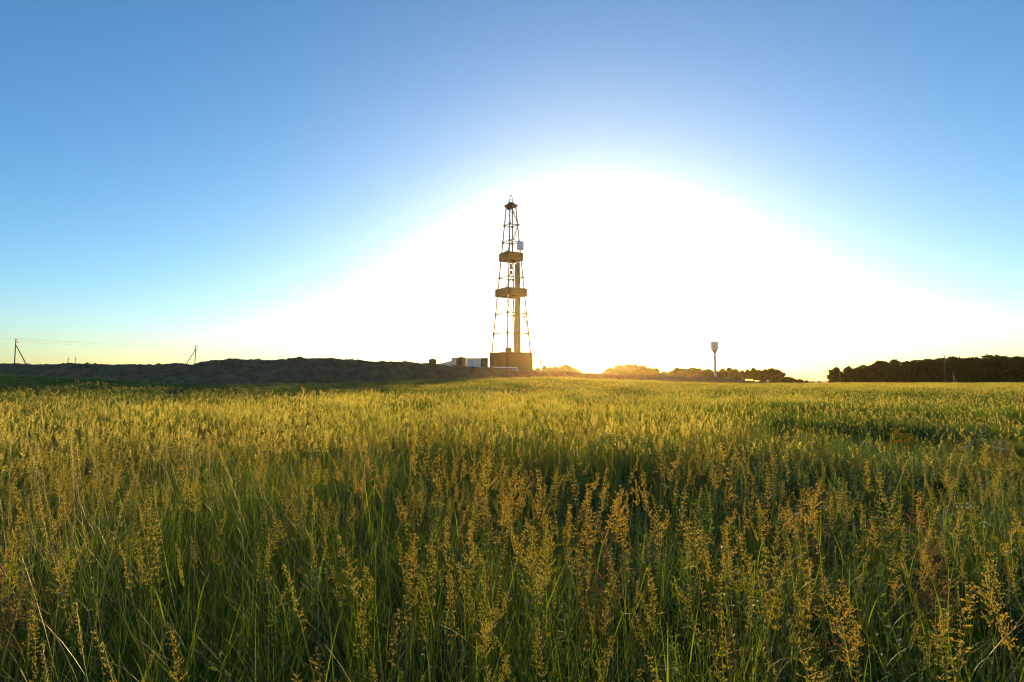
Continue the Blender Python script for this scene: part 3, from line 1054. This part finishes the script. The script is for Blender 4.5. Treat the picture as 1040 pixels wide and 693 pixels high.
GM = [M['blade'], M['stem'], M['head']]
WM = [M['weed'], M['stem'], M['petal'], M['yellow_petal']]
rg = random.Random(11)
stalks = []
for k in range(18):
    b = MB(); panicle(b, rg, rg.uniform(0.78, 1.06), lean=(rg.uniform(0, 6.28), rg.uniform(0.0, 0.28)), hi=True)
    stalks.append(b.mesh('stalk', GM))
for k in range(2):                               # a second grass with narrow solid spikes
    b = MB()
    h_ = rg.uniform(0.62, 0.98); le_ = rg.uniform(0.02, 0.3); az_ = rg.uniform(0, 6.28)
    ax = lambda t: Vector((math.cos(az_) * le_ * h_ * t * t, math.sin(az_) * le_ * h_ * t * t, h_ * t))
    b.tube([ax(i / 6) for i in range(7)], np.linspace(.0015, .0008, 7), 3, 1, cap=False)
    t0_ = 1 - rg.uniform(0.06, 0.13) / h_
    for q in range(90):
        t = t0_ + (1 - t0_) * rg.random(); a_ = rg.uniform(0, 6.28)
        d_ = Vector((math.cos(a_), math.sin(a_), 1.6)).normalized()
        p = ax(t) + Vector((math.cos(a_), math.sin(a_), 0)) * .0025
        sd_ = d_.orthogonal().normalized() * .0013
        b.add([p, p + d_ * .004 + sd_, p + d_ * .0085, p + d_ * .004 - sd_], [(0, 1, 2, 3)], 1)
    for q in range(3):
        blade(b, rg, rg.uniform(0.12, 0.25), ax(rg.uniform(.2, .6)), rg.uniform(.003, .005), start=rg.uniform(.3, .7), seg=5)
    stalks.append(b.mesh('spike', GM))
tufts = []
for k in range(8):
    b = MB()
    for q in range(26):
        p0 = (rg.gauss(0, .035), rg.gauss(0, .035), 0)
        blade(b, rg, rg.uniform(0.3, 0.8), p0, rg.uniform(0.0018, 0.0045), start=rg.uniform(0.03, 0.3), seg=6)
    tufts.append(b.mesh('tuft', GM))
weeds_m = []
for k in range(6):
    b = MB(); weed(b, rg, rg.uniform(0.45, 0.78)); weeds_m.append(b.mesh('weed', WM))
dry_m = []
for k in range(3):
    b = MB()
    for q in range(5):
        az_, le_ = rg.uniform(0, 6.28), rg.uniform(0.05, 0.3)
        hh = rg.uniform(0.5, 0.8)
        ax = lambda t: Vector((math.cos(az_) * le_ * hh * t, math.sin(az_) * le_ * hh * t, hh * t))
        b.tube([ax(0), ax(.5), ax(1)], [.002, .0015, .0006], 3, 0, cap=False)
        for w_ in range(22):
            o_ = ax(rg.uniform(0.35, 1.0)); a_ = rg.uniform(0, 6.28)
            d_ = Vector((math.cos(a_), math.sin(a_), rg.uniform(.3, 1.2))).normalized()
            e_ = o_ + d_ * rg.uniform(.03, .11)
            b.ribbon([o_, e_], [.0012, .0007], d_.orthogonal().normalized(), 0)
            for z_ in range(5):
                p_ = o_.lerp(e_, rg.uniform(.3, 1.05)) + Vector((rg.gauss(0, .006), rg.gauss(0, .006), rg.gauss(0, .006)))
                u_ = Vector((rg.gauss(0, 1), rg.gauss(0, 1), rg.gauss(0, 1))).normalized() * rg.uniform(.002, .0045); v_ = u_.orthogonal().normalized() * u_.length
                b.add([p_ - u_, p_ + v_ * .6, p_ + u_, p_ - v_ * .6], [(0, 1, 2, 3)], 0)
    dry_m.append(b.mesh('dry_weed', [M['dry']]))
flowers_m = []
for k in range(2):
    b = MB(); weed(b, rg, rg.uniform(0.6, 0.75), leafs=0.5, flower=2); flowers_m.append(b.mesh('flower', WM))
mids, mids_green = [], []
for k in range(6):
    b = MB()
    for q in range(25):
        panicle(b, rg, rg.uniform(0.68, 1.02), (rg.uniform(-.6, .6), rg.uniform(-.6, .6)), (rg.uniform(0, 6.28), rg.uniform(0, .3)), hi=False)
    for q in range(105):
        blade(b, rg, rg.uniform(0.4, 0.85), (rg.uniform(-.6, .6), rg.uniform(-.6, .6), 0), rg.uniform(0.006, 0.011), start=rg.uniform(0.05, 0.35), seg=4)
    mids.append(b.mesh('patch', GM))
for k in range(5):
    b = MB()
    for q in range(8):
        panicle(b, rg, rg.uniform(0.6, 0.95), (rg.uniform(-.6, .6), rg.uniform(-.6, .6)), (rg.uniform(0, 6.28), rg.uniform(0, .3)), hi=False)
    for q in range(125):
        blade(b, rg, rg.uniform(0.4, 0.8), (rg.uniform(-.6, .6), rg.uniform(-.6, .6), 0), rg.uniform(0.006, 0.011), start=rg.uniform(0.05, 0.35), seg=4)
    for q in range(15):
        b2 = MB(); weed(b2, rg, rg.uniform(.5, .75), (rg.uniform(-.6, .6), rg.uniform(-.6, .6)), hi=False, leafs=2.0)
        b.add(b2.v, b2.f, 0)
    mids_green.append(b.mesh('patch', GM))


def scatter(name, col, pts, rot, scl, idx, label, cat=None):
    me_ = bpy.data.meshes.new(name)
    me_.from_pydata([tuple(p) for p in pts], [], [])
    for nm, tp, data in (('rot', 'FLOAT_VECTOR', rot), ('scl', 'FLOAT_VECTOR', scl)):
        at_ = me_.attributes.new(nm, tp, 'POINT'); at_.data.foreach_set('vector', np.asarray(data, np.float32).ravel())
    at_ = me_.attributes.new('idx', 'INT', 'POINT'); at_.data.foreach_set('value', np.asarray(idx, np.int32))
    o = bpy.data.objects.new(name, me_); COL.objects.link(o)
    tag(o, label, kind='stuff')
    ng = bpy.data.node_groups.new(name, 'GeometryNodeTree')
    ng.interface.new_socket('Geometry', in_out='INPUT', socket_type='NodeSocketGeometry')
    ng.interface.new_socket('Geometry', in_out='OUTPUT', socket_type='NodeSocketGeometry')
    n, l = ng.nodes, ng.links
    gi, go = n.new('NodeGroupInput'), n.new('NodeGroupOutput')
    ci = n.new('GeometryNodeCollectionInfo')
    ci.inputs['Collection'].default_value = col
    ci.inputs['Separate Children'].default_value = True
    ci.inputs['Reset Children'].default_value = True
    ip = n.new('GeometryNodeInstanceOnPoints')
    ip.inputs['Pick Instance'].default_value = True
    l.new(gi.outputs[0], ip.inputs['Points'])
    l.new(ci.outputs[0], ip.inputs['Instance'])
    for nm, tp, sock in (('rot', 'FLOAT_VECTOR', 'Rotation'), ('scl', 'FLOAT_VECTOR', 'Scale'), ('idx', 'INT', 'Instance Index')):
        na = n.new('GeometryNodeInputNamedAttribute'); na.data_type = tp
        na.inputs['Name'].default_value = nm
        l.new(next(s for s in na.outputs if s.enabled and s.name == 'Attribute'), ip.inputs[sock])
    l.new(ip.outputs[0], go.inputs[0])
    md = o.modifiers.new('scatter', 'NODES'); md.node_group = ng
    return o


nr = np.random.default_rng(21)


def sector(n, r0, r1, a=52):
    """n points evenly spread over a ring sector in front of the camera."""
    r = np.sqrt(nr.uniform(r0 * r0, r1 * r1, n)); th = np.radians(nr.uniform(-a, a, n))
    return r * np.sin(th), r * np.cos(th)


def golden(x, y):
    """0..1: how rich the meadow is in seed heads here."""
    v = 0.5 + 1.1 * vnoise(x * 0.16 + 7, y * 0.16, 31) + 0.8 * vnoise(x * 0.55, y * 0.55, 32)
    v = v + 0.25 * smooth(3, -6, x) * smooth(14, 5, y) - 0.55 * smooth(-0.3, -0.62, x / np.maximum(y, 1)) * smooth(13, 19, y) - 0.03
    v = v - 0.6 * smooth(0.28, 0.5, x / np.maximum(y, 1)) * smooth(5, 7, y) * smooth(38, 18, y)
    return np.clip(v, 0, 1)


def leafy(x, y):
    """1 where low broad-leaved herbs crowd out the tall grass, right of the middle."""
    t = x / np.maximum(y, .5)
    return smooth(0.30, 0.48, t) * smooth(1.1, 0.85, t) * smooth(4.2, 5.2, y) * smooth(22, 10, y)


BIG = [(878, 5.6), (842, 7.4), (1012, 7.6), (915, 7.0), (998, 6.4)]


def open_spots(x, y, rad):
    k = np.ones(len(x), bool)
    for p, d in BIG:
        k &= np.hypot(x - T(p) * d, y - d + rad * 0.45) > rad
    return k


def lay(name, meshes, x, y, label, tilt=0.08, s0=0.85, s1=1.15, zs=None, zvar=0.1, lean=None):
    k = open_spots(x, y, 0.5 if 'green_m' not in name and 'seeding_m' not in name else 0.85)
    x, y = x[k], y[k]
    n = len(x)
    z = ground_z(x, y) - 0.01
    rot = np.stack([nr.normal(0, tilt, n), nr.normal(0, tilt, n), nr.uniform(0, 6.283, n)], 1)
    if lean is not None:
        k = lean(x, y)
        rot[k, 1] -= nr.uniform(0.1, 0.5, k.sum()); rot[k, 2] = nr.normal(0, 0.5, k.sum())
    s = nr.uniform(s0, s1, n)
    hv = nr.uniform(1 - zvar, 1 + zvar, n) * (1 + 0.42 * vnoise(x * 0.45 + 3, y * 0.45, 51))
    hv = hv * (1 - (0.0 if name == 'weeds' else 0.3) * leafy(x, y))
    scl = np.stack([s, s, s * hv * (1 if zs is None else zs)], 1)
    scatter(name, proto_collection(name + '_source', meshes), np.stack([x, y, z], 1), rot, scl, nr.integers(0, len(meshes), n), label)


# near: every stalk and tuft
x, y = sector(11000, 1.05, 8.5)
c_ = vnoise(x * 1.3, y * 1.3, 61) + 0.7 * vnoise(x * 3.1, y * 3.1, 62) + 0.5 * vnoise(x * .4, y * .4, 63)
k = nr.random(len(x)) < np.clip(0.15 + 1.25 * c_ - 0.008 * x, 0.03, 0.9) * (1 - 0.75 * leafy(x, y))
k &= ~((np.hypot(x, y) < 1.5) & (nr.random(len(x)) < 0.55))
lay('seed_grass', stalks, x[k], y[k], 'tall seeding grass stalks with golden panicles in the foreground', tilt=0.06, zvar=0.14,
    lean=lambda x, y: (x < -0.45) & (np.hypot(x, y) < 3.2) & (nr.random(len(x)) < 0.6))
x, y = sector(5200, 0.9, 8.5)
lay('meadow_grass', tufts, x, y, 'green grass blades filling the foreground', tilt=0.1, s0=0.6, s1=0.95)
x, y = sector(3200, 1.0, 11.0)
k = nr.random(len(x)) < np.clip(0.30 + 0.16 * x + 0.7 * vnoise(x * .5, y * .5, 44) + 0.5 * leafy(x, y), 0.05, 1)
lay('weeds', weeds_m, x[k], y[k], 'leafy green weeds among the grass', tilt=0.1)
x, y = sector(30, 2.5, 9, 48)
k = x > 1.2
lay('wildflowers', flowers_m, x[k], y[k], 'small white wildflowers in the grass on the right', tilt=0.1)
x, y = sector(420, 2.2, 13, 48)
k = nr.random(len(x)) < np.clip(0.1 + 0.14 * x, 0.05, 0.9)
lay('dry_weeds', dry_m, x[k], y[k], 'reddish brown dry weeds with fine branches among the grass', tilt=0.1)
x, y = sector(2200, 8.0, 20, 48)
k = nr.random(len(x)) < np.clip(0.35 + 1.3 * (golden(x, y) - 0.45), 0.03, 1) * (1 - 0.85 * leafy(x, y))
lay('tall_seed_grass', stalks, x[k], y[k], 'taller seeding stalks standing over the middle meadow', tilt=0.06, s0=0.95, s1=1.2, zvar=0.1)

# middle distance: patches, seed-rich or leafy
def edge(x, y):
    t = x / np.maximum(y, 1)
    lim = np.where(t < T(845), np.interp(t, DX, DD) - 7, 222)
    return y < lim


x, y = sector(2100, 7.6, 34)
g_ = golden(x, y)
k = g_ + nr.uniform(-.2, .2, len(x)) > 0.46
lay('seeding_meadow', mids, x[k], y[k], 'seeding grass of the middle meadow', tilt=0.03, zs=0.86)
lay('green_meadow', mids_green, x[~k], y[~k], 'leafy greener grass of the middle meadow', tilt=0.03, zs=0.86)
x, y = sector(16000, 33, 235, 46)
k0 = edge(x, y)
x, y = x[k0], y[k0]
g_ = golden(x * .6, y * .6) + 0.9 * vnoise(x * .06 + 11, y * .035, 77)
k = (g_ + nr.uniform(-.25, .25, len(x)) > 0.45)
lay('far_seeding_meadow', mids, x[k], y[k], 'seeding grass of the far meadow', tilt=0.03, s0=1.5, s1=2.1, zs=0.44)
lay('far_green_meadow', mids_green, x[~k], y[~k], 'greener grass of the far meadow', tilt=0.03, s0=1.5, s1=2.1, zs=0.44)

# single larger weeds one can point to
def big_weed(px, ytop, dist, width, label, kind, group=None, flower=None, seed=0):
    rw = random.Random(seed)
    c = at(px, ytop, dist)
    g = float(ground_z(c.x, dist))
    h = c.z - g
    root = empty('flowering_weed' if flower is not None else 'bushy_weed', (c.x, dist, g))
    tag(root, label, kind, group)
    st, lf, fl = MB(), MB(), MB()
    for s in range(9 if flower is None else 4):
        a, le = rw.uniform(0, 6.28), rw.uniform(0.05, 0.5) * width
        hh = h * rw.uniform(0.72, 1.0)
        ax = lambda t: Vector((math.cos(a) * le * t ** 1.3, math.sin(a) * le * t ** 1.3, hh * t))
        st.tube([ax(i / 5) for i in range(6)], [.0045, .004, .0036, .003, .002, .001], 4)
        nl = 46 if flower is None else 18
        for k in range(nl):
            t = 0.15 + 0.85 * (k + rw.random()) / nl
            p = ax(t)
            ph = k * 2.4 + rw.uniform(-.5, .5)
            d = Vector((math.cos(ph), math.sin(ph), rw.uniform(-.1, 0.9))).normalized()
            p = p + d * rw.uniform(0, 0.05)
            sz = rw.uniform(0.03, 0.055) * (1.2 - 0.6 * t)
            sd = d.cross(Vector((0, 0, 1))).normalized()
            m_ = p + d * sz * 0.55 + Vector((0, 0, sz * .1)); e = p + d * sz * 1.15 - Vector((0, 0, sz * .15))
            lf.add([p, m_ - sd * sz * .27, e, m_ + sd * sz * .27], [(0, 1, 2, 3)])
        if flower is not None:
            for k in range(46):
                p = ax(1.0) + Vector((rw.gauss(0, .035), rw.gauss(0, .035), rw.uniform(-.09, .03)))
                fr = .011 if flower == 'yellow_petal' else .0055
                fl.lathe([(fr * .3, -fr * .5), (fr, 0), (fr * .4, fr * .4)], p, 5)
    st.build('stem', M['stem'], root)
    lf.build('foliage', M['weed'], root)
    if flower is not None:
        fl.build('blossom', M[flower], root)


GB = 'bushy weeds in the meadow'
big_weed(878, 436, 5.6, 0.62, 'broad dark green bushy weed, the fullest one on the right of the meadow', 'weed', GB, seed=1)
big_weed(842, 424, 7.4, 0.6, 'bushy green weed just behind the broad dark one', 'weed', GB, seed=2)
big_weed(1012, 424, 7.6, 0.6, 'bushy green weed by the right edge of the picture beside white blossoms', 'weed', GB, seed=3)
big_weed(915, 428, 7.0, 0.3, 'weed topped with bright yellow blossoms on the right of the meadow', 'flower', flower='yellow_petal', seed=4)
big_weed(998, 433, 6.4, 0.4, 'weed topped with tiny white blossoms on the right of the meadow', 'flower', flower='petal', seed=5)

# ------------------------------------------------------------------ haze
hz = MB()
hz.box((0, 500, 40), (2100, 1300, 90))  # scattering volume added to imitate the lens glare around the low sun
haze = hz.build('haze', [])
hm = bpy.data.materials.new('haze')
hm.use_nodes = True
n, l = hm.node_tree.nodes, hm.node_tree.links
n.clear()
o = n.new('ShaderNodeOutputMaterial')
pv = n.new('ShaderNodeVolumePrincipled')
pv.inputs['Color'].default_value = (1.0, 0.72, 0.33, 1)
pv.inputs['Density'].default_value = 0.000046
pv.inputs['Anisotropy'].default_value = 0.88
l.new(pv.outputs[0], o.inputs['Volume'])
haze.data.materials.append(hm)
tag(haze, 'thin warm haze added over the meadow to imitate glare around the sun', kind='stuff')
